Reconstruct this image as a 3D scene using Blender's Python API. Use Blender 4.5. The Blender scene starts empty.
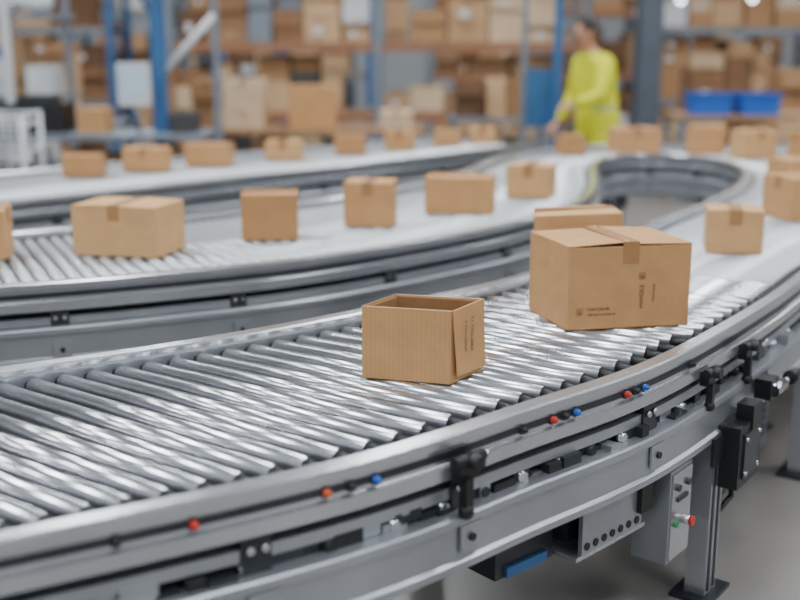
import bpy, math, random
from mathutils import Vector, Matrix
R=random.Random(7)
ZC=0.75
# ---------------------------------------------------------------- materials
def lin(c):
    return tuple(((x/255)/12.92 if x/255<=0.04045 else ((x/255+0.055)/1.055)**2.4) for x in c)
def mat(name,col,rough=.5,metal=0,noise=0,scale=8,bump=0,bscale=60,emit=0,stretch=None,spec=.5,bdist=.003,corr=0):
    m=bpy.data.materials.new(name); m.use_nodes=True
    nt=m.node_tree; b=nt.nodes['Principled BSDF']
    c=lin(col)+(1,)
    b.inputs['Base Color'].default_value=c
    b.inputs['Roughness'].default_value=rough
    b.inputs['Metallic'].default_value=metal
    b.inputs['Specular IOR Level'].default_value=spec
    tc=nt.nodes.new('ShaderNodeTexCoord'); mp=nt.nodes.new('ShaderNodeMapping')
    nt.links.new(tc.outputs['Object'],mp.inputs[0])
    if stretch: mp.inputs['Scale'].default_value=stretch
    colsock=None
    if noise:
        n=nt.nodes.new('ShaderNodeTexNoise'); n.inputs['Scale'].default_value=scale; n.inputs['Detail'].default_value=6
        r=nt.nodes.new('ShaderNodeMapRange'); r.inputs['To Min'].default_value=1-noise; r.inputs['To Max'].default_value=1+noise
        r.inputs['From Min'].default_value=.3; r.inputs['From Max'].default_value=.7
        mx=nt.nodes.new('ShaderNodeVectorMath'); mx.operation='SCALE'; mx.inputs[0].default_value=c[:3]
        nt.links.new(mp.outputs[0],n.inputs['Vector']); nt.links.new(n.outputs[0],r.inputs['Value'])
        nt.links.new(r.outputs[0],mx.inputs['Scale']); nt.links.new(mx.outputs[0],b.inputs['Base Color']); colsock=mx
    bp=None
    if bump:
        n=nt.nodes.new('ShaderNodeTexNoise'); n.inputs['Scale'].default_value=bscale; n.inputs['Detail'].default_value=4
        bp=nt.nodes.new('ShaderNodeBump'); bp.inputs['Strength'].default_value=bump; bp.inputs['Distance'].default_value=bdist
        nt.links.new(mp.outputs[0],n.inputs['Vector']); nt.links.new(n.outputs[0],bp.inputs['Height']); nt.links.new(bp.outputs[0],b.inputs['Normal'])
    if corr:
        # vertical corrugation flutes showing through the liner
        m2=nt.nodes.new('ShaderNodeMapping'); m2.inputs['Scale'].default_value=(1,1,0); nt.links.new(tc.outputs['Object'],m2.inputs[0])
        wv=nt.nodes.new('ShaderNodeTexWave'); wv.bands_direction='DIAGONAL'; wv.inputs['Scale'].default_value=55; wv.inputs['Distortion'].default_value=.3
        nt.links.new(m2.outputs[0],wv.inputs['Vector'])
        r2=nt.nodes.new('ShaderNodeMapRange'); r2.inputs['To Min'].default_value=1-corr; r2.inputs['To Max'].default_value=1+corr*.5
        nt.links.new(wv.outputs['Fac'],r2.inputs['Value'])
        s2=nt.nodes.new('ShaderNodeVectorMath'); s2.operation='SCALE'
        nt.links.new(colsock.outputs[0],s2.inputs[0]); nt.links.new(r2.outputs[0],s2.inputs['Scale']); nt.links.new(s2.outputs[0],b.inputs['Base Color'])
        b2=nt.nodes.new('ShaderNodeBump'); b2.inputs['Strength'].default_value=5*corr; b2.inputs['Distance'].default_value=.0006
        nt.links.new(wv.outputs['Fac'],b2.inputs['Height']); nt.links.new(bp.outputs[0],b2.inputs['Normal']); nt.links.new(b2.outputs[0],b.inputs['Normal'])
    if emit:
        b.inputs['Emission Color'].default_value=c; b.inputs['Emission Strength'].default_value=emit
    return m
CARD=[mat('cardboard_%d'%i,c,.82,0,.06,11,.7,7,bdist=.016,spec=.25,corr=(.045 if i==0 else .012)) for i,c in enumerate([(199,152,103),(196,149,101),(204,160,112),(184,137,91)])]
BCARD=[mat('aged_cardboard_%d'%i,c,.85,0,.08,6,spec=.2) for i,c in enumerate([(184,148,112),(170,132,96),(198,164,128),(140,106,78),(204,178,148),(112,84,64)])]
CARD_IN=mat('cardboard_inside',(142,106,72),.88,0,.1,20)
CARD_EDGE=mat('cardboard_edge',(220,184,138),.85)
TAPE=mat('packing_tape',(170,124,80),.22,0,.05,20,.5,40)
INK=mat('box_ink',(104,76,52),.8)
ALU=mat('aluminium_rail',(198,201,206),.24,.82,.07,5,.05,90)
ALU_D=mat('galvanised_frame',(168,172,178),.34,.68,.12,4,.08,60)
ROLL=mat('roller_steel',(216,219,224),.21,.94,.06,7,.03,120)
ROLL_W=mat('roller_pale',(198,202,207),.34,.7,.06,7)
PAN=mat('conveyor_pan',(42,44,47),.6,.2,.2,6)
BLACK=mat('black_plastic',(24,25,27),.42,0,.1,20)
DARK=mat('dark_steel',(64,67,72),.38,.6,.2,10)
STEEL=mat('bright_steel',(205,207,210),.22,1)
BLUE=mat('blue_plastic',(30,95,190),.35)
BLUEP=mat('blue_paint',(50,100,150),.45,0,.1,4)
RED=mat('red_button',(195,45,32),.35)
ORG=mat('orange_cap',(205,85,45),.35)
GREEN=mat('green_button',(40,130,75),.35)
WHITE=mat('white_plastic',(212,215,219),.45,0,.05,5)
GREYP=mat('grey_paint',(120,129,140),.5,.1,.08,4)
ORBEAM=mat('rack_beam_brown',(148,102,76),.5,0,.1,4)
WOOD=mat('pallet_wood',(150,118,86),.75,0,.2,9,stretch=(1,8,1))
FLOORM=mat('concrete_floor',(132,128,124),.28,0,.16,1.3,.05,12)
WALLM=mat('wall_panel',(155,159,163),.7,0,.05,1)
CEILM=mat('ceiling_panel',(124,128,134),.8,0,.05,1)
COLM=mat('column_paint',(76,84,94),.6,0,.1,3)
HIVIS=mat('hivis_yellow',(214,216,10),.7,0,.14,8)
REFL=mat('reflective_band',(190,194,120),.4,.2)
NAVY=mat('navy_trousers',(32,44,74),.8,0,.15,8)
SKIN=mat('skin',(190,138,110),.55,0,.04,20)
HAIR=mat('dark_hair',(36,30,28),.6,0,.2,60)
SHOE=mat('safety_shoe',(38,34,32),.6)
LAMP=mat('lamp_glow',(240,248,255),.5,emit=10)
SCREEN=mat('screen_glow',(170,190,205),.3,emit=.3)
DARKG=mat('goods_dark',(64,62,63),.7,0,.1,6)  # plain dark grey for the darker items among the goods
BAG=mat('poly_bag',(205,209,213),.3,0,.08,12,.5,10)
# ---------------------------------------------------------------- mesh builder
class MB:
    def __init__(s): s.v=[];s.f=[];s.m=[];s.s=[];s.mats=[]
    def mi(s,m):
        if m not in s.mats: s.mats.append(m)
        return s.mats.index(m)
    def add(s,vs,fs,m,smooth=False,M=None):
        o=len(s.v)
        for p in vs:
            p=Vector(p)
            if M: p=M@p
            s.v.append(tuple(p))
        i=s.mi(m)
        for k,f in enumerate(fs):
            s.f.append([o+a for a in f]); s.m.append(i)
            s.s.append(smooth if not isinstance(smooth,list) else smooth[k])
    def hexa(s,p,m,M=None):
        s.add(p,[(0,3,2,1),(4,5,6,7),(0,1,5,4),(1,2,6,5),(2,3,7,6),(3,0,4,7)],m,False,M)
    def box(s,c,d,m,rot=0,M=None):
        x,y,z=[a/2 for a in d]
        T=Matrix.Translation(c)@Matrix.Rotation(rot,4,'Z')
        if M: T=M@T
        s.hexa([(-x,-y,-z),(x,-y,-z),(x,y,-z),(-x,y,-z),(-x,-y,z),(x,-y,z),(x,y,z),(-x,y,z)],m,T)
    def cyl(s,a,b,r,m,n=14,r2=None,M=None):
        a=Vector(a);b=Vector(b); r2=r if r2 is None else r2
        if M: a=M@a;b=M@b
        d=(b-a).normalized(); q=d.to_track_quat('Z','Y'); X=q@Vector((1,0,0)); Y=q@Vector((0,1,0))
        vs=[];fs=[];sm=[]
        for i in range(n):
            t=2*math.pi*i/n; e=X*math.cos(t)+Y*math.sin(t); vs+= [a+e*r,b+e*r2]
        for i in range(n):
            j=(i+1)%n; fs.append((2*i,2*j,2*j+1,2*i+1)); sm.append(True)
        fs.append([2*i for i in range(n)][::-1]); fs.append([2*i+1 for i in range(n)]); sm+=[False,False]
        s.add(vs,fs,m,sm)
    def ball(s,c,r,m,n=12,M=None,sc=(1,1,1)):
        vs=[];fs=[]
        k=n//2
        for i in range(k+1):
            ph=math.pi*i/k
            for j in range(n):
                t=2*math.pi*j/n
                vs.append((c[0]+r*sc[0]*math.sin(ph)*math.cos(t),c[1]+r*sc[1]*math.sin(ph)*math.sin(t),c[2]+r*sc[2]*math.cos(ph)))
        for i in range(k):
            for j in range(n):
                a=i*n+j;b=i*n+(j+1)%n
                fs.append((a,a+n,b+n,b))
        s.add(vs,fs,m,True,M)
    def tube(s,pts,r,m,n=10,M=None):
        for a,b in zip(pts,pts[1:]): s.cyl(a,b,r,m,n,M=M)
        for p in pts[1:-1]: s.ball(p,r,m,8,M=M)
    def sweep(s,path,nrm,prof,m,z=ZC):
        vs=[];fs=[];k=len(prof)
        for p,n in zip(path,nrm):
            for a,b in prof: vs.append((p[0]+n[0]*a,p[1]+n[1]*a,z+b))
        for i in range(len(path)-1):
            for j in range(k):
                q=(j+1)%k; fs.append((i*k+j,i*k+q,(i+1)*k+q,(i+1)*k+j))
        fs.append(list(range(k))[::-1]); fs.append([(len(path)-1)*k+j for j in range(k)])
        s.add(vs,fs,m)
    def build(s,name,loc=(0,0,0),rot=0,bevel=0,parent=None):
        me=bpy.data.meshes.new(name)
        me.from_pydata(s.v,[],s.f)
        for m in s.mats: me.materials.append(m)
        me.polygons.foreach_set('material_index',s.m); me.polygons.foreach_set('use_smooth',s.s)
        me.validate(); me.update()
        import bmesh
        bm=bmesh.new(); bm.from_mesh(me); bmesh.ops.recalc_face_normals(bm,faces=bm.faces); bm.to_mesh(me); bm.free()
        o=bpy.data.objects.new(name,me); bpy.context.collection.objects.link(o)
        o.location=loc; o.rotation_euler[2]=rot
        if bevel:
            b=o.modifiers.new('bevel','BEVEL'); b.width=bevel; b.segments=2; b.limit_method='ANGLE'
        if parent: o.parent=parent
        return o
def cr(P,t):
    n=len(P); t=max(0,min(n-1.0001,t)); i=int(t); f=t-i
    p=[Vector(P[max(0,min(n-1,i+j))]) for j in(-1,0,1,2)]
    if i==0: p[0]=p[1]*2-p[2]
    if i==n-2: p[3]=p[2]*2-p[1]
    return .5*((2*p[1])+(p[2]-p[0])*f+(2*p[0]-5*p[1]+4*p[2]-p[3])*f*f+(3*p[1]-p[0]-3*p[2]+p[3])*f**3)
# ---------------------------------------------------------------- conveyors
class Conv:
    def __init__(s,I,O): s.I=I;s.O=O;s.n=len(I)
    def i(s,k): return cr(s.I,k)
    def o(s,k): return cr(s.O,k)
    def frame(s,k,side):
        C=s.O if side=='o' else s.I
        a=cr(C,k-.02);b=cr(C,k+.02)
        t=(b-a).normalized(); n=Vector((-t.y,t.x))
        w=s.o(k)-s.i(k)
        if side=='i': w=-w
        if n.dot(w)<0:n=-n
        return cr(C,k),t,n
    def M(s,k,side='o',z=ZC):
        p,t,n=s.frame(k,side)
        return Matrix(((t.x,n.x,0,p.x),(t.y,n.y,0,p.y),(0,0,1,z),(0,0,0,1)))
RAIL=[(0,.018),(.004,.022),(.040,.022),(.044,.018),(.044,-.002),(.036,-.006),(.036,-.040),(.046,-.044),(.046,-.072),(.042,-.076),(0,-.076)]
LOW=[(.020,-.150),(.062,-.150),(.066,-.155),(.066,-.172),(.056,-.178),(.056,-.250),(.066,-.256),(.066,-.272),(.020,-.272)]
LOW_IN=[(a,b+.022) for a,b in LOW]
def conveyor(I,O,pitch,legs,seg=14,brack=1.0,rollmat=None,rr=.026,capgap=lambda k:.055):
    c=Conv(I,O); mb=MB(); N=(c.n-1)*10
    ks=[i/10 for i in range(N+1)]
    for side in 'io':
        fr=[c.frame(min(k,c.n-1.03) if k>.03 else .03,side) for k in ks]
        path=[cr(O if side=='o' else I,k) for k in ks]; nr=[f[2] for f in fr]
        mb.sweep(path,nr,RAIL,ALU)
        mb.sweep(path,nr,[(-.012,.004),(0,.004),(0,-.05),(-.012,-.05)],ALU_D)
        mb.sweep(path,nr,[(.036,-.014),(.0375,-.014),(.0375,-.030),(.036,-.030)],DARK)
        mb.sweep(path,nr,[(-.03,-.10),(.03,-.10),(.03,-.125),(-.03,-.125)],ALU_D)
        mb.sweep(path,nr,LOW if side=='o' else LOW_IN,ALU_D)
        mb.sweep(path,nr,[(-.06,-.076),(-.05,-.076),(-.05,-.25),(-.06,-.25)],PAN)
    for z0,m in((-.062,PAN),(-.262,PAN)):
        vs=[];fs=[]
        for k in ks:
            a=c.i(k);b=c.o(k); vs+=[(a.x,a.y,ZC+z0),(b.x,b.y,ZC+z0),(b.x,b.y,ZC+z0-.006),(a.x,a.y,ZC+z0-.006)]
        for i in range(N):
            o=4*i
            for j in range(4):
                q=(j+1)%4; fs.append((o+j,o+q,o+4+q,o+4+j))
        mb.add(vs,fs,m)
    k=.05;
    while k<c.n-1.06:
        a=c.i(k);b=c.o(k); d=(b-a).normalized(); zc=ZC-rr
        rm=rollmat(k); g=capgap(k)
        A=a+d*.028;B=b-d*g; Cc=b-d*(g*.45)
        mb.cyl((A.x,A.y,zc),(B.x,B.y,zc),rr,rm,seg)
        mb.cyl((B.x,B.y,zc),(Cc.x,Cc.y,zc),rr*.80,BLACK,8,rr*.5)
        mb.cyl((Cc.x,Cc.y,zc),(b.x,b.y,zc),rr*.3,DARK,6)
        mb.cyl((a.x,a.y,zc),(A.x,A.y,zc),rr*.5,BLACK,8,rr*.8)
        mid=lambda q:(c.i(q)+c.o(q))/2
        sp=(mid(k+.05)-mid(k)).length/.05
        k+=pitch(k)/sp
    k=.4
    while k<c.n-1.1:
        for side in 'io':
            M=c.M(k,side)
            mb.box((0,.03,-.117),(.06,.012,.09),DARK,M=M)
            mb.cyl((-.015,.036,-.10),(-.015,.046,-.10),.008,STEEL,8,M=M)
            mb.cyl((.015,.036,-.10),(.015,.046,-.10),.008,STEEL,8,M=M)
            mb.box((0,.062,-.205),(.06,.006,.06),ALU_D,M=M)
            mb.cyl((0,.065,-.205),(0,.072,-.205),.009,BLACK,8,M=M)
        a=c.i(k);b=c.o(k); 
        d=(b-a); ang=math.atan2(d.y,d.x); m=(a+b)/2
        mb.box((m.x,m.y,ZC-.225),(d.length,.05,.05),DARK,rot=ang)
        mid=lambda q:(c.i(q)+c.o(q))/2
        k+=brack*.62/((mid(k+.05)-mid(k)).length/.05)
    for k in legs:
        for side in 'io':
            M=c.M(k,side)
            top=-.26
            mb.box((0,.035,(top-ZC)/2),(.085,.06,ZC+top),ALU,M=M)
            mb.box((-.02,.066,(top-ZC)/2),(.012,.004,ZC+top-.04),DARK,M=M)
            mb.box((.02,.066,(top-ZC)/2),(.012,.004,ZC+top-.04),DARK,M=M)
            mb.box((0,.035,.006-ZC),(.16,.12,.012),DARK,M=M)
            mb.box((0,.070,-.30),(.13,.008,.08),DARK,M=M)
        a=c.i(k);b=c.o(k);d=b-a;m=(a+b)/2
        mb.box((m.x,m.y,.40),(d.length,.05,.06),ALU_D,rot=math.atan2(d.y,d.x))
    return c,mb
I1=[(-1.75,2.11),(-.967,2.544),(-.53,2.808),(-.117,3.129),(.403,3.604),(.80,4.20),(1.137,4.755),(1.57,5.444),(1.917,6.09),(2.133,6.7),(2.2,7.25),(2.05,7.65),(1.716,7.8),(1.38,7.56),(1.2,7.0),(1.07,6.2),(.88,5.5),(.52,4.87),(.123,4.42),(-.37,3.99),(-.863,3.715),(-1.315,3.527),(-2.1,3.25)]
O1=[(-.88,1.54),(-.16,1.952),(.26,2.308),(.64,2.672),(1.11,3.305),(1.47,3.87),(1.80,4.36),(2.26,5.04),(2.67,5.75),(2.96,6.5),(3.02,7.3),(2.65,8.15),(1.75,8.5),(.95,7.95),(.56,7.15),(.34,6.52),(.04,6.0),(-.3,5.58),(-.62,5.27),(-.98,4.95),(-1.34,4.68),(-1.75,4.42),(-2.5,4.05)]
I1=[(-2.55,1.74)]+I1; O1=[(-1.64,1.17)]+O1
K=1
c1,mb=conveyor(I1,O1,lambda k:.076 if k<5.2 else .052,[1.45,4.42,5.9,7.4,9.6,11.6,13.6,15.7,17.6,19.3,21.2,22.6],
  rollmat=lambda k:ROLL if k<5.6 else ROLL_W,rr=.0215,seg=18,capgap=lambda k:.09 if k<4.5 else .06)
for k,m in [(1.17,BLUE),(1.0,ORG),(.66,RED),(2.30,BLUE),(2.14,RED),(2.82,BLUE),(2.68,RED),(2.22,BLACK),(1.08,BLACK),(.5,BLACK),(3.2,BLACK),(1.95,BLACK),(2.75,BLACK)]:
    M=c1.M(k+K,'o')
    mb.cyl((0,.03,-.024),(0,.046,-.024),.0085,m,14,M=M); mb.ball((0,.046,-.024),.0082,m,10,M=M)
    mb.cyl((0,.03,-.024),(0,.040,-.024),.012,BLACK,14,M=M)
def clamp(k,s=1,dz=0):
    M=c1.M(k+K,'o')@Matrix.Translation((0,.045,-.03+dz))@Matrix.Scale(s,4)
    mb.box((0,.014,-.02),(.06,.03,.05),BLACK,M=M)
    mb.box((-.012,.03,-.075),(.022,.022,.075),BLACK,M=M)
    mb.cyl((-.045,.024,0),(.045,.024,0),.013,BLACK,12,M=M)
    mb.cyl((.0,.02,.0),(0,.06,.0),.015,BLACK,12,M=M)
    mb.ball((-.012,.03,-.115),.019,BLACK,10,M=M)
    mb.cyl((.045,.024,0),(.06,.024,0),.008,STEEL,10,M=M)
clamp(1.56,.95); clamp(3.30,.8,-.03); clamp(3.64,.85,-.02)
M=c1.M(4.78,'o')
mb.box((0,.09,-.20),(.07,.05,.06),BLACK,M=M)
mb.cyl((-.03,.12,-.20),(.06,.12,-.20),.018,STEEL,14,M=M)
mb.cyl((.06,.12,-.20),(.13,.12,-.20),.010,STEEL,12,M=M)
mb.cyl((.13,.12,-.20),(.20,.12,-.20),.022,BLACK,14,r2=.016,M=M)
M=c1.M(4.53,'o')
mb.box((0,.055,-.33),(.18,.13,.18),BLACK,M=M)
mb.box((0,.123,-.33),(.12,.006,.13),DARK,M=M)
mb.box((.03,.10,-.24),(.07,.05,.09),BLACK,M=M)
for x in(-.05,.05):
    for z in(-.38,-.28): mb.cyl((x,.123,z),(x,.131,z),.007,STEEL,8,M=M)
mb.tube([(.06,.05,-.41),(.08,.05,-.51),(.02,.0,-.6)],.008,BLACK,8,M=M)
M=c1.M(4.14,'o')
mb.box((0,.0,-.42),(.13,.10,.26),ALU_D,M=M)
mb.box((0,.053,-.42),(.115,.006,.24),ALU,M=M)
mb.cyl((-.03,.05,-.34),(-.03,.064,-.34),.010,DARK,12,M=M)
mb.cyl((.03,.05,-.34),(.03,.064,-.34),.010,DARK,12,M=M)
mb.box((.0,.058,-.375),(.06,.006,.012),DARK,M=M)
mb.cyl((.01,.05,-.44),(.01,.08,-.44),.012,STEEL,12,M=M)
mb.cyl((.01,.08,-.44),(.01,.088,-.44),.014,RED,14,M=M)
mb.cyl((-.035,.05,-.44),(-.035,.064,-.44),.010,GREEN,14,M=M)
mb.box((0,.0,-.28),(.10,.06,.03),DARK,M=M)
M=c1.M(3.72,'o')
mb.box((0,.0,-.36),(.26,.012,.12),ALU_D,M=M); mb.box((0,-.05,-.425),(.30,.11,.012),ALU,M=M)
for i in range(7): mb.cyl((-.11+i*.036,.006,-.40),(-.11+i*.036,.009,-.40),.010,BLACK,12,M=M)
mb.box((-.02,-.10,-.35),(.22,.12,.10),DARK,M=M); mb.cyl((-.2,-.10,-.35),(.16,-.10,-.35),.03,STEEL,16,M=M)
mb.box((.13,-.02,-.33),(.05,.08,.10),BLACK,M=M)
M=c1.M(3.2,'o')
mb.box((0,-.12,-.40),(.20,.12,.07),DARK,M=M); mb.box((0,-.055,-.42),(.14,.01,.025),BLUEP,M=M); mb.cyl((.10,-.12,-.4),(.14,-.12,-.4),.025,BLACK,14,M=M)
for i in range(90):
    k=.1+i*.06
    M=c1.M(k,'o')
    h=R.uniform(.02,.045)
    mb.box((0,-R.uniform(-.01,.03),-.13-R.uniform(0,.03)),(R.uniform(.03,.08),R.uniform(.04,.10),h),R.choice([DARK,BLACK,DARK,ALU_D,PAN]),M=M)
    if i%4==0: mb.cyl((0,-.04,-.14),(0,.035,-.14),.012,R.choice([BLACK,STEEL]),10,M=M)
mb.build('roller_conveyor')
I2=[(-3.2,4.4),(-1.99,5.44),(-.894,6.54),(0,7.48),(.62,8.2),(.98,8.62)]
O2=[(-3.95,5.2),(-2.75,6.25),(-1.70,7.35),(-.72,8.2),(.02,8.85),(.42,9.28)]
c2,mb=conveyor(I2,O2,lambda k:.06,[.6,1.5,2.5,3.4,4.6],rollmat=lambda k:ROLL_W,rr=.024,seg=10)
mb.build('roller_conveyor')

# ---------------------------------------------------------------- cartons
def carton(quad,h,mt,seam='x',z=ZC+.001,opened=False,lift=0,tape=True,name='cardboard_box',prints=()):
    q=[Vector(p) for p in quad]; ctr=sum(q,Vector((0,0)))/4
    ex=((q[1]-q[0])+(q[2]-q[3])); ang=math.atan2(ex.y,ex.x)
    Rm=Matrix.Rotation(-ang,2); L=[Rm@(p-ctr) for p in q]
    def Q(a,b):
        a+=.5;b+=.5
        return L[0]*(1-a)*(1-b)+L[1]*a*(1-b)+L[2]*a*b+L[3]*(1-a)*b
    W=(L[1]-L[0]).length; D=(L[3]-L[0]).length
    def hx(m,a0,a1,b0,b1,z0,z1,mt,zt=(0,0,0,0)):
        c=[(a0,b0),(a1,b0),(a1,b1),(a0,b1)]
        p=[tuple(Q(*x))+(z0+(zt[i] if z0>.6*h else 0),) for i,x in enumerate(c)]+[tuple(Q(*x))+(z1+zt[i],) for i,x in enumerate(c)]
        m.hexa(p,mt)
    m=MB(); ta=.0035/W; tb=.0035/D
    if opened:
        hx(m,-.5,.5,-.5,.5,0,.004,mt)
        hx(m,-.5,.5,-.5,-.5+tb,.004,h,mt); hx(m,-.5,.5,.5-tb,.5,.004,h,mt)
        hx(m,-.5,-.5+ta,-.5+tb,.5-tb,.004,h,mt); hx(m,.5-ta,.5,-.5+tb,.5-tb,.004,h,mt)
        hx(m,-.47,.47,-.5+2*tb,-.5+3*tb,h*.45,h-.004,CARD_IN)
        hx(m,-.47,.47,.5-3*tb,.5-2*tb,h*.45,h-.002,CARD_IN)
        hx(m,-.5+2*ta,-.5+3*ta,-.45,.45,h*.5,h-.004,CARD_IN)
        for a0,a1,b0,b1 in((-.5,.5,-.5,-.5+tb),(-.5,.5,.5-tb,.5),(-.5,-.5+ta,-.5,.5)): hx(m,a0,a1,b0,b1,h,h+.0012,CARD_EDGE,(.0,.001,.0015,.0))
        A=[Q(.5+.2*ta,-.47),Q(.5+.2*ta,.49)]; B=[Q(.5+3.5*ta,-.44),Q(.5+2*ta,.50)]
        n=(Q(.6,0)-Q(.5,0)).normalized()*.0035
        m.hexa([(*B[0],h*.10),(*(B[0]+n),h*.10),(*(B[1]+n),h*.06),(*B[1],h*.06),(*A[0],h+.002),(*(A[0]+n),h+.001),(*(A[1]+n),h+.003),(*A[1],h+.004)],mt)
    else:
        hx(m,-.5,.5,-.5,.5,0,h-.004,mt)
        l=lift
        if seam=='x':
            hx(m,-.5,.5,-.5,-.006,h-.0035,h,mt,(0,0,l,l*.5)); hx(m,-.5,.5,.006,.5,h-.0035,h,mt,(l*.4,l,0,0))
        else:
            hx(m,-.5,-.006,-.5,.5,h-.0035,h,mt,(0,l,l*.5,0)); hx(m,.006,.5,-.5,.5,h-.0035,h,mt,(l*.4,0,0,l))
    o=m.build(name,(ctr.x,ctr.y,z),ang,bevel=.0022)
    if not opened and tape:
        t=MB(); zt=h+.0004+lift*.8
        if seam=='x':
            w=.024/D; hx(t,-.5,.5,-w,w,zt,zt+.0008,TAPE)
            e=.0008/W
            hx(t,.5,.5+e,-w,w,h-.055,zt+.0008,TAPE); hx(t,-.5-e,-.5,-w,w,h-.055,zt+.0008,TAPE)
        else:
            w=.024/W; hx(t,-w,w,-.5,.5,zt,zt+.0008,TAPE)
            e=.0008/D
            hx(t,-w,w,-.5-e,-.5,h-.055,zt+.0008,TAPE); hx(t,-w,w,.5,.5+e,h-.055,zt+.0008,TAPE)
        t.build('tape',parent=o)
    for face,a,zz,size,txt,vert in prints:
        if txt.startswith('#'):
            g=MB()
            s=size
            for (cx,cz,w,hh) in ((0,.5,1,.06),(0,-.5,1,.06),(-.5,0,.06,1),(.5,0,.06,1),(-.15,0,.14,.6),(.18,0,.14,.6),(0,-.3,.6,.08)): g.box((cx*s,0,cz*s),(w*s,.0004,hh*s),INK)
            t=g.build('print_icon',parent=o); mm=Matrix()
        else:
            cu=bpy.data.curves.new('print','FONT'); cu.body=txt; cu.size=size; cu.extrude=.0002; cu.align_x='CENTER'; cu.align_y='CENTER'
            cu.materials.append(INK)
            t=bpy.data.objects.new('print',cu); bpy.context.collection.objects.link(t); t.parent=o
            mm=Matrix.Rotation(math.pi/2,4,'X')@(Matrix.Rotation(math.pi/2,4,'Z') if vert else Matrix())
        if face=='front': p=Q(a,-.5); e=L[1]-L[0]
        else: p=Q(.5,a); e=L[2]-L[1]
        e=e.normalized(); n=Vector((e.y,-e.x)); off=.0012 if face=='front' or not opened else .0125
        az=math.atan2(e.y,e.x)
        t.matrix_local=Matrix.Translation((p.x+n.x*off,p.y+n.y*off,zz))@Matrix.Rotation(az,4,'Z')@mm
    return o
def rq(cx,cy,w,d,deg):
    a=math.radians(deg);ex=Vector((math.cos(a),math.sin(a)));ey=Vector((-ex.y,ex.x));c=Vector((cx,cy))
    return [c-ex*w/2-ey*d/2,c+ex*w/2-ey*d/2,c+ex*w/2+ey*d/2,c-ex*w/2+ey*d/2]
carton([(-.0924,2.562),(.119,2.504),(.203,2.630),(-.010,2.690)],.178,CARD[0],opened=True,prints=[('right',.05,.11,.015,'KEEP DRY 12',True),('right',-.15,.11,.012,'STACK MAX 4',True)])
big=carton([(.470,3.004),(.830,3.073),(.765,3.345),(.392,3.262)],.240,CARD[1],seam='y',lift=.010,prints=[('front',-.40,.052,.018,'#',False),('front',-.25,.058,.012,'CARTON 08',False),('front',-.22,.042,.008,'KEEP DRY THIS SIDE UP',False),('front',.10,.15,.018,'#',False),('front',.10,.09,.018,'HANDLE',True),('front',.20,.10,.010,'WITH CARE',True)])
carton([(.412,3.345),(.70,3.415),(.67,3.59),(.435,3.53)],.272,CARD[2],seam='x',lift=.008)
data=[(-1.62,4.12,.26,.22,.18,12),(-1.05,4.22,.35,.25,.19,-14),(-.54,4.545,.23,.19,.185,4),(-.13,4.86,.21,.19,.195,-8),(.29,5.24,.32,.2,.17,-10),(.69,5.76,.23,.2,.165,-18),
(1.22,7.92,.18,.16,.14,10),(1.72,8.15,.33,.24,.17,5),(2.22,8.05,.24,.22,.2,-5),(2.46,7.70,.24,.22,.19,10),(2.74,7.35,.24,.2,.2,8),(2.27,6.22,.30,.24,.15,12),(1.90,5.08,.34,.24,.19,14),(1.30,4.24,.21,.18,.165,-12),
(-1.92,6.70,.23,.18,.125,4),(-1.60,6.98,.26,.2,.14,-5),(-1.25,7.26,.28,.2,.14,-6),(-.79,7.57,.24,.18,.13,-4),(-.36,7.98,.22,.18,.13,6),(0,8.3,.22,.18,.13,-5),(.36,8.6,.2,.17,.12,0),(.66,8.84,.2,.2,.12,-5)]
for i,(x,y,w,d,h,r) in enumerate(data):
    carton(rq(x,y,w,d,r),h,CARD[(1,2,3,1)[i%4]],seam='xy'[i%2],lift=.004*(i%3))

# ---------------------------------------------------------------- room
def slab(name,c,d,m):
    b=MB(); b.box((0,0,0),d,m); return b.build(name,c)
slab('floor',(0,10,-.05),(30,32,.1),FLOORM)
slab('wall_back',(0,26.1,3.5),(30,.2,7),WALLM)
slab('wall_left',(-15.1,10,3.5),(.2,32,7),WALLM)
slab('wall_right',(15.1,10,3.5),(.2,32,7),WALLM)
slab('ceiling',(0,10,7.05),(30,32,.1),CEILM)
for x in (-9,-4.5,0,4.5,9):
    for y in (-2,3.5,9,14.5,20):
        b=MB(); b.box((0,0,.06),(.5,2.6,.08),WHITE); b.box((0,0,.012),(.42,2.5,.016),LAMP)
        b.cyl((0,-1,.1),(0,-1,.6),.01,STEEL,6); b.cyl((0,1,.1),(0,1,.6),.01,STEEL,6)
        o=b.build('ceiling_light',(x,y,6.4))
        l=bpy.data.lights.new('lamp','AREA'); l.shape='RECTANGLE'; l.size=.8; l.size_y=2.6; l.energy=158 if y<9 else 175; l.color=(.95,.98,1)
        lo=bpy.data.objects.new('lamp',l); bpy.context.collection.objects.link(lo); lo.parent=o; lo.location=(0,0,-.02)
for x,y in((2.62,11.9),(-3.1,15.9),(7.2,16.8),(-1,22),(4.5,22)):
    b=MB(); b.box((0,0,3.5),(.12,.24,7),COLM); b.box((0,-.12,3.5),(.24,.015,7),COLM); b.box((0,.12,3.5),(.24,.015,7),COLM); b.box((0,0,.01),(.3,.3,.02),COLM)
    b.build('steel_column',(x,y,0))

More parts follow.
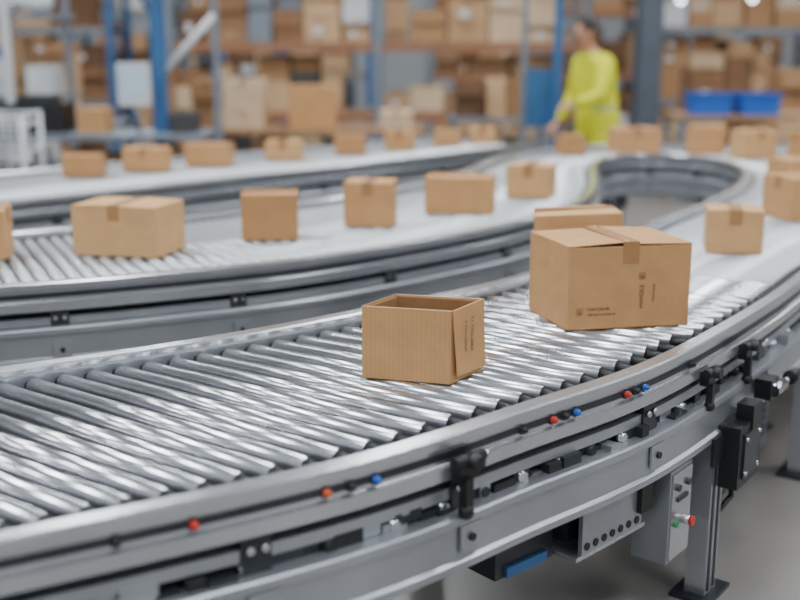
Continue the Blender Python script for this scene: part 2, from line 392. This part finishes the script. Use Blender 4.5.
# ---------------------------------------------------------------- racks
GOODS=BCARD*3+[WHITE,GREYP,CARD_IN,BAG,DARKG,DARKG,WOOD]
GOODS_L=BCARD*2+[WHITE,GREYP,BAG,BAG,DARKG,DARKG,BLUEP]
def fill(b,x0,x1,y,z,hmax,dp=.6,gap=.15,small=False,G=None):
    G=G or GOODS
    x=x0
    while x<x1-.18:
        w=R.uniform(.22,.5) if not small else R.uniform(.16,.32)
        if x+w>x1: break
        if R.random()<gap: x+=w*.6; continue
        zz=z; m=R.choice(G)
        while True:
            h=R.uniform(.12,.36)
            if zz+h>z+hmax: break
            b.box((x+w/2,y+R.uniform(-.05,.05),zz+h/2),(w*.96,dp*R.uniform(.75,.95),h-.004),m)
            b.box((x+w/2,y,zz+h-.0015),(w*.12,dp*.97,.002),TAPE)
            if R.random()<.25: b.box((x+w*.4,y-dp*.49,zz+h*.45),(w*.22,.004,h*.3),WHITE)
            zz+=h
            if R.random()<.13: break
            if R.random()<.45: m=R.choice(G)
        x+=w+R.uniform(.0,.03)
def rack(x0,x1,y,levels,bay=2.3,up=GREYP,dp=.9,beam=ORBEAM,G=None):
    b=MB(); n=max(1,round((x1-x0)/bay)); H=levels[-1]+1.3
    xs=[(i/n)*(x1-x0)-(x1-x0)/2 for i in range(n+1)]
    for x in xs:
        for yy in(-dp/2,dp/2): b.box((x,yy,H/2),(.09,.07,H),up)
        z=.3
        while z<H-.6:
            b.cyl((x,-dp/2,z),(x,dp/2,z+.5),.015,up,6); z+=.5
        for yy in(-dp/2,dp/2): b.box((x,yy,.005),(.16,.14,.01),up)
    for z in levels:
        for yy in(-dp/2,dp/2): b.box((0,yy,z-.04),(x1-x0,.05,.08),beam)
        b.box((0,0,z+.012),(x1-x0,dp*.95,.02),WOOD)
    r=b.build('pallet_rack',((x0+x1)/2,y,0))
    g=MB()
    for i in range(n):
        for zi,z in enumerate([0.0]+levels):
            top=(levels+[H])[zi]-z-.12
            fill(g,xs[i]+.08,xs[i+1]-.08,0,z+.024 if zi else .002,max(.3,min(top,1.2)),dp*.8,gap=.03,G=G)
    g.build('goods',parent=r)
rack(-2.6,2.1,13.2,[.72,1.5,2.4,3.3],up=GREYP,beam=ORBEAM)
rack(-10.5,-3.6,14.5,[.8,1.7,2.6],up=BLUEP,beam=GREYP,G=GOODS_L)
rack(3.2,10.4,14.8,[.8,1.7,2.6],up=GREYP,beam=GREYP)
rack(-10,-.5,18.5,[1.0,2.0,3.0],up=BLUEP,beam=GREYP,G=GOODS_L)
rack(.5,11,18.8,[1.0,2.0,3.0],up=GREYP,beam=ORBEAM)
# ---------------------------------------------------------------- benches
def bench(x,y,w,d,z,top=WOOD,leg=GREYP,shelf=True):
    b=MB(); b.box((0,0,z-.02),(w,d,.04),top)
    for sx in(-1,1):
        for sy in(-1,1): b.box((sx*(w/2-.04),sy*(d/2-.04),z/2-.02),(.05,.05,z-.04),leg)
        b.box((sx*(w/2-.04),0,.3),(.04,d-.1,.04),leg)
    if shelf: b.box((0,0,.32),(w-.1,d-.1,.02),top)
    return b.build('workbench',(x,y,0))
def goods(x0,x1,y,z,hmax,dp=.5,gap=.1,small=False,name='carton_stack',G=None):
    g=MB(); fill(g,x0-(x0+x1)/2,x1-(x0+x1)/2,0,0,hmax,dp,gap,small,G); return g.build(name,((x0+x1)/2,y,z))
bench(-.9,10.9,2.3,.8,.72); goods(-2.0,-1.2,10.9,.721,.5,.6,0); carton(rq(-.85,10.85,.46,.4,4),.40,CARD[1],z=.721); goods(-.5,.2,10.9,.721,.35,.6,.1)
bench(1.0,11.3,1.0,.7,.8,top=GREYP); goods(.55,1.45,11.3,.801,.5,.5,0,True)
bench(-4.0,11.2,2.4,.8,.75,top=GREYP); goods(-5.1,-2.9,11.2,.751,.8,.6,G=GOODS_L)
bench(3.5,10.9,1.7,.7,.85); goods(2.75,4.2,10.9,.332,.4,.5,0,True)
bench(5.6,11.8,1.8,.8,.8); goods(4.8,6.4,11.8,.801,.75,.6)
goods(3.98,4.3,10.95,.851,1.1,.45,0)
goods(3.0,5.2,12.9,.0,1.3,.6,.05)
goods(-2.6,-1.4,11.9,0,1.3,.5,.1)
goods(-6.8,-3.6,12.8,0,1.5,.6,.05,G=GOODS_L)
# drive cabinet on the floor under the conveyor
b=MB()
b.box((0,0,.22),(.62,.34,.38),DARK); b.box((0,0,.015),(.56,.28,.03),BLACK)
b.box((-.15,-.175,.22),(.26,.012,.32),GREYP); b.box((.15,-.175,.22),(.26,.012,.32),GREYP)
for x in(-.05,.05): b.cyl((x,-.18,.22),(x,-.20,.22),.012,BLACK,10)
for i in range(5): b.box((.15,-.183,.12+i*.03),(.18,.006,.01),BLACK)
b.tube([(.31,-.05,.3),(.40,-.08,.28),(.42,-.1,.04),(.6,-.12,.02)],.012,BLACK); b.tube([(.31,.05,.2),(.38,.03,.18),(.40,.0,.02),(.55,.05,.02)],.012,BLACK)
b.box((.2,0,.435),(.12,.16,.05),BLACK)
b.build('drive_cabinet',(1.08,3.80,0),math.radians(57))
for i in range(2):
    b=MB(); w,d,h=.38,.3,.2
    b.box((0,0,.006),(w-.04,d-.04,.012),BLUE)
    for sx in(-1,1): b.hexa([(sx*(w/2-.02)-.005,-d/2+.02,0),(sx*(w/2-.02)+.005,-d/2+.02,0),(sx*(w/2-.02)+.005,d/2-.02,0),(sx*(w/2-.02)-.005,d/2-.02,0),(sx*w/2-.005,-d/2,h),(sx*w/2+.005,-d/2,h),(sx*w/2+.005,d/2,h),(sx*w/2-.005,d/2,h)],BLUE)
    for sy in(-1,1): b.box((0,sy*(d/2-.01),h/2),(w-.02,.01,h),BLUE)
    for sy in(-1,1): b.box((0,sy*(d/2),h-.01),(w+.03,.025,.02),BLUE)
    for sx in(-1,1): b.box((sx*w/2,0,h-.01),(.025,d,.02),BLUE)
    b.build('blue_storage_bin',(2.98+i*.46,10.8,.851),.1*i)
# ---------------------------------------------------------------- packing station (left background)
b=MB()
b.box((.35,0,1.4),(.11,.11,2.8),BLUEP)
b.box((.35,0,.01),(.3,.3,.02),BLUEP)
for x in(-.9,.82): b.box((x,0,1.4),(.055,.055,2.8),GREYP if x>0 else WHITE); b.box((x,0,.01),(.15,.15,.02),WHITE)
b.box((0,0,2.6),(1.85,.06,.08),WHITE); b.box((-.04,0,1.95),(1.75,.05,.05),GREYP)
b.tube([(.35,0,1.25),(.82,-.02,1.75)],.03,WHITE); b.tube([(.35,0,1.7),(.1,-.1,2.1),(.05,-.1,2.6)],.02,BLUEP)
b.box((-.1,0,.78),(1.7,.7,.04),GREYP); 
for x in(-.9,.7):
    for y in(-.3,.3): b.box((x,y,.38),(.05,.05,.76),GREYP)
b.box((-.1,0,.4),(1.6,.6,.03),GREYP); fill(b,-.85,.6,0,.416,.3,.5,0,True)
b.box((.18,-.2,1.2),(.26,.05,.34),WHITE); b.box((.18,-.227,1.22),(.21,.006,.24),SCREEN); b.cyl((.18,-.18,1.0),(.18,-.1,.8),.02,GREYP)
b.box((-.65,0,.92),(.45,.4,.24),BLACK); b.box((-.65,-.05,1.07),(.3,.25,.08),DARK)
b.box((-.2,.0,.9),(.22,.3,.2),CARD[1]); b.box((.55,0,.88),(.2,.3,.16),DARKG)
b.build('packing_station',(-2.34,9.3,0))
b=MB()
b.box((0,0,1.2),(.05,.05,2.4),GREYP);b.box((.85,0,1.2),(.05,.05,2.4),GREYP); b.box((.42,0,1.75),(.9,.45,.04),GREYP); b.box((.42,0,1.05),(.9,.45,.04),GREYP); b.box((.42,.2,.4),(.9,.04,.04),GREYP)
fill(b,.05,.8,0,1.07,.5,.4,0,True); 
b.ball((.3,0,1.90),1,BAG,14,sc=(.2,.18,.13)); b.ball((.6,0,1.88),1,BAG,14,sc=(.15,.15,.11))
b.build('shelf_stand',(-3.85,10.2,0))
b=MB()
for x in(-.3,.3):
    for y in(-.3,.3):
        b.cyl((x,y,.12),(x,y,1.02),.018,WHITE); b.ball((x,y,.06),.055,BLACK,10); b.ball((x,y,1.02),.018,WHITE,8)
for z in(.16,.35,.55,.75,.95,1.02):
    b.cyl((-.3,-.3,z),(.3,-.3,z),.009,WHITE,8);b.cyl((-.3,.3,z),(.3,.3,z),.009,WHITE,8);b.cyl((-.3,-.3,z),(-.3,.3,z),.009,WHITE,8);b.cyl((.3,-.3,z),(.3,.3,z),.009,WHITE,8)
for i in range(1,6):
    x=-.3+i*.1; b.cyl((x,-.3,.16),(x,-.3,1.02),.006,WHITE,6); b.cyl((x,.3,.16),(x,.3,1.02),.006,WHITE,6)
b.box((0,0,.14),(.6,.6,.03),GREYP); b.box((0,0,.4),(.5,.5,.49),DARKG)
b.build('roll_cage',(-3.0,8.1,0),.1)
b=MB()
b.box((0,0,1.3),(.07,.07,2.6),BLUEP); b.box((-.28,.1,1.3),(.05,.05,2.6),GREYP); b.box((-.14,.05,2.5),(.4,.06,.06),BLUEP)
b.box((-.14,.05,1.05),(.24,.03,.5),BLUEP); b.box((-.14,.05,.4),(.3,.04,.04),BLUEP); b.box((0,0,.01),(.2,.2,.02),BLUEP); b.box((-.28,.1,.01),(.15,.15,.02),WHITE)
b.build('blue_post_frame',(1.38,9.85,0))
for x,y,z in((2.95,13.9,1.84),(5.05,13.9,1.80),(5.35,13.8,2.0),(4.3,13.9,2.05),(3.35,13.6,2.02)):
    b=MB(); b.cyl((0,0,0),(0,0,.10),.10,WHITE,16,.05); b.ball((0,0,0),.045,LAMP,12); b.cyl((0,0,.1),(0,0,7-z),.006,BLACK,6)
    b.build('pendant_lamp',(x,y,z))

# ---------------------------------------------------------------- worker
def worker(x,y,rot):
    V=[(0,0,.93),(0,-.01,1.08),(0,-.05,1.26),(0,-.085,1.40),(0,-.11,1.47),(0,-.13,1.53),
       (.165,-.07,1.37),(.235,-.16,1.12),(.16,-.36,1.06),
       (-.165,-.07,1.37),(-.25,-.06,1.10),(-.24,-.22,.90),
       (.10,0,.86),(.125,-.03,.48),(.13,.02,.10),(-.10,0,.86),(-.115,-.02,.48),(-.12,.05,.10)]
    Rd=[(.175,.15),(.165,.14),(.18,.14),(.10,.085),(.055,.055),(.05,.05),(.085,.085),(.064,.064),(.038,.038),(.085,.085),(.064,.064),(.038,.038),(.13,.13),(.085,.085),(.055,.055),(.13,.13),(.085,.085),(.055,.055)]
    E=[(0,1),(1,2),(2,3),(3,4),(4,5),(2,6),(6,7),(7,8),(2,9),(9,10),(10,11),(0,12),(12,13),(13,14),(0,15),(15,16),(16,17)]
    me=bpy.data.meshes.new('tmp'); me.from_pydata(V,E,[]); o=bpy.data.objects.new('tmp',me); bpy.context.collection.objects.link(o)
    bpy.context.view_layer.objects.active=o
    sk=o.modifiers.new('s','SKIN'); 
    lay=me.skin_vertices[0] if me.skin_vertices else None
    if lay is None:
        import bmesh
        bm=bmesh.new();bm.from_mesh(me);bm.verts.layers.skin.verify();bm.to_mesh(me);bm.free();lay=me.skin_vertices[0]
    for i,r in enumerate(Rd): lay.data[i].radius=r; lay.data[i].use_root=(i==0)
    ss=o.modifiers.new('ss','SUBSURF'); ss.levels=2; ss.render_levels=2
    dg=bpy.context.evaluated_depsgraph_get(); dg.update()
    m2=bpy.data.meshes.new_from_object(o.evaluated_get(dg)); bpy.data.objects.remove(o)
    m2.materials.clear()
    for m in(HIVIS,REFL,NAVY,SKIN): m2.materials.append(m)
    for p in m2.polygons:
        c=p.center; p.use_smooth=True
        i=0
        if c.z>1.455: i=3
        elif c.z<.70: i=2
        elif abs(c.z-1.02)<.022 : i=1
        p.material_index=i
    body=bpy.data.objects.new('warehouse_worker',m2); bpy.context.collection.objects.link(body)
    body.location=(x,y,0); body.rotation_euler[2]=rot
    b=MB(); H=Matrix.Translation((0,-.155,1.615))@Matrix.Rotation(math.radians(14),4,'X')
    b.ball((0,0,0),1,SKIN,20,M=H,sc=(.074,.092,.112)); b.ball((0,-.03,-.07),1,SKIN,14,M=H,sc=(.05,.055,.045))
    b.ball((0,.018,.022),1,HAIR,20,M=H,sc=(.084,.096,.110))
    b.cyl((0,-.088,.01),(0,-.108,-.022),.006,SKIN,8,r2=.013,M=H)
    for s in(-1,1):
        b.ball((s*.03,-.083,.004),.011,WHITE,8,M=H); b.ball((s*.03,-.092,.004),.0055,BLACK,8,M=H)
        b.ball((s*.077,.005,-.01),1,SKIN,10,M=H,sc=(.01,.02,.03)); b.box((s*.03,-.088,.026),(.028,.006,.006),HAIR,M=H)
    b.box((0,-.086,-.052),(.04,.006,.008),ORG,M=H)
    b.build('head',parent=body)
    h=MB()
    for s,wr,dr in((1,(.16,-.36,1.06),(-.12,-.95,-.1)),(-1,(-.24,-.22,.90),(.05,-.7,-.7))):
        d=Vector(dr).normalized(); q=d.to_track_quat('Y','Z').to_matrix().to_4x4(); M=Matrix.Translation(wr)@q
        h.ball((0,.05,0),1,SKIN,12,M=M,sc=(.042,.055,.018))
        for i,(fx,L) in enumerate(((-.03,.062),(-.01,.075),(.01,.070),(.028,.056))):
            p=[(fx,.085,0),(fx*1.1,.085+L*.5,-.008),(fx*1.12,.085+L*.8,-.026),(fx*1.1,.085+L*.85,-.045)]
            for a,c,r1,r2 in zip(p,p[1:],(.0095,.0088,.008),(.0088,.008,.007)): h.cyl(a,c,r1,SKIN,8,r2,M=M)
            for a in p[1:]: h.ball(a,.0085,SKIN,8,M=M)
        p=[(-s*.03,.03,0),(-s*.06,.06,-.012),(-s*.062,.09,-.026)]
        for a,c in zip(p,p[1:]): h.cyl(a,c,.0115,SKIN,8,.0095,M=M)
        h.ball(p[1],.011,SKIN,8,M=M);h.ball(p[2],.0095,SKIN,8,M=M)
    h.build('hands',parent=body)
    f=MB()
    for fx,fy in((.13,.02),(-.12,.05)):
        f.ball((fx,fy-.07,.05),1,SHOE,14,sc=(.05,.14,.05)); f.box((fx,fy-.06,.012),(.09,.26,.024),BLACK); f.cyl((fx,fy,.05),(fx,fy,.15),.058,SHOE,12)
    f.build('shoes',parent=body)
worker(1.62,9.12,math.radians(-62))

# ---------------------------------------------------------------- world + camera
w=bpy.data.worlds.new('world'); bpy.context.scene.world=w; w.use_nodes=True
w.node_tree.nodes['Background'].inputs[0].default_value=(.86,.93,1,1); w.node_tree.nodes['Background'].inputs[1].default_value=.55
cd=bpy.data.cameras.new('camera'); cam=bpy.data.objects.new('camera',cd); bpy.context.collection.objects.link(cam)
cam.location=(0,0,ZC+.8); cam.rotation_euler=(math.radians(90-13.3),0,0)
cd.sensor_width=36; cd.lens=49.5; cd.dof.use_dof=True; cd.dof.focus_distance=2.75; cd.dof.aperture_fstop=1.3
bpy.context.scene.camera=cam
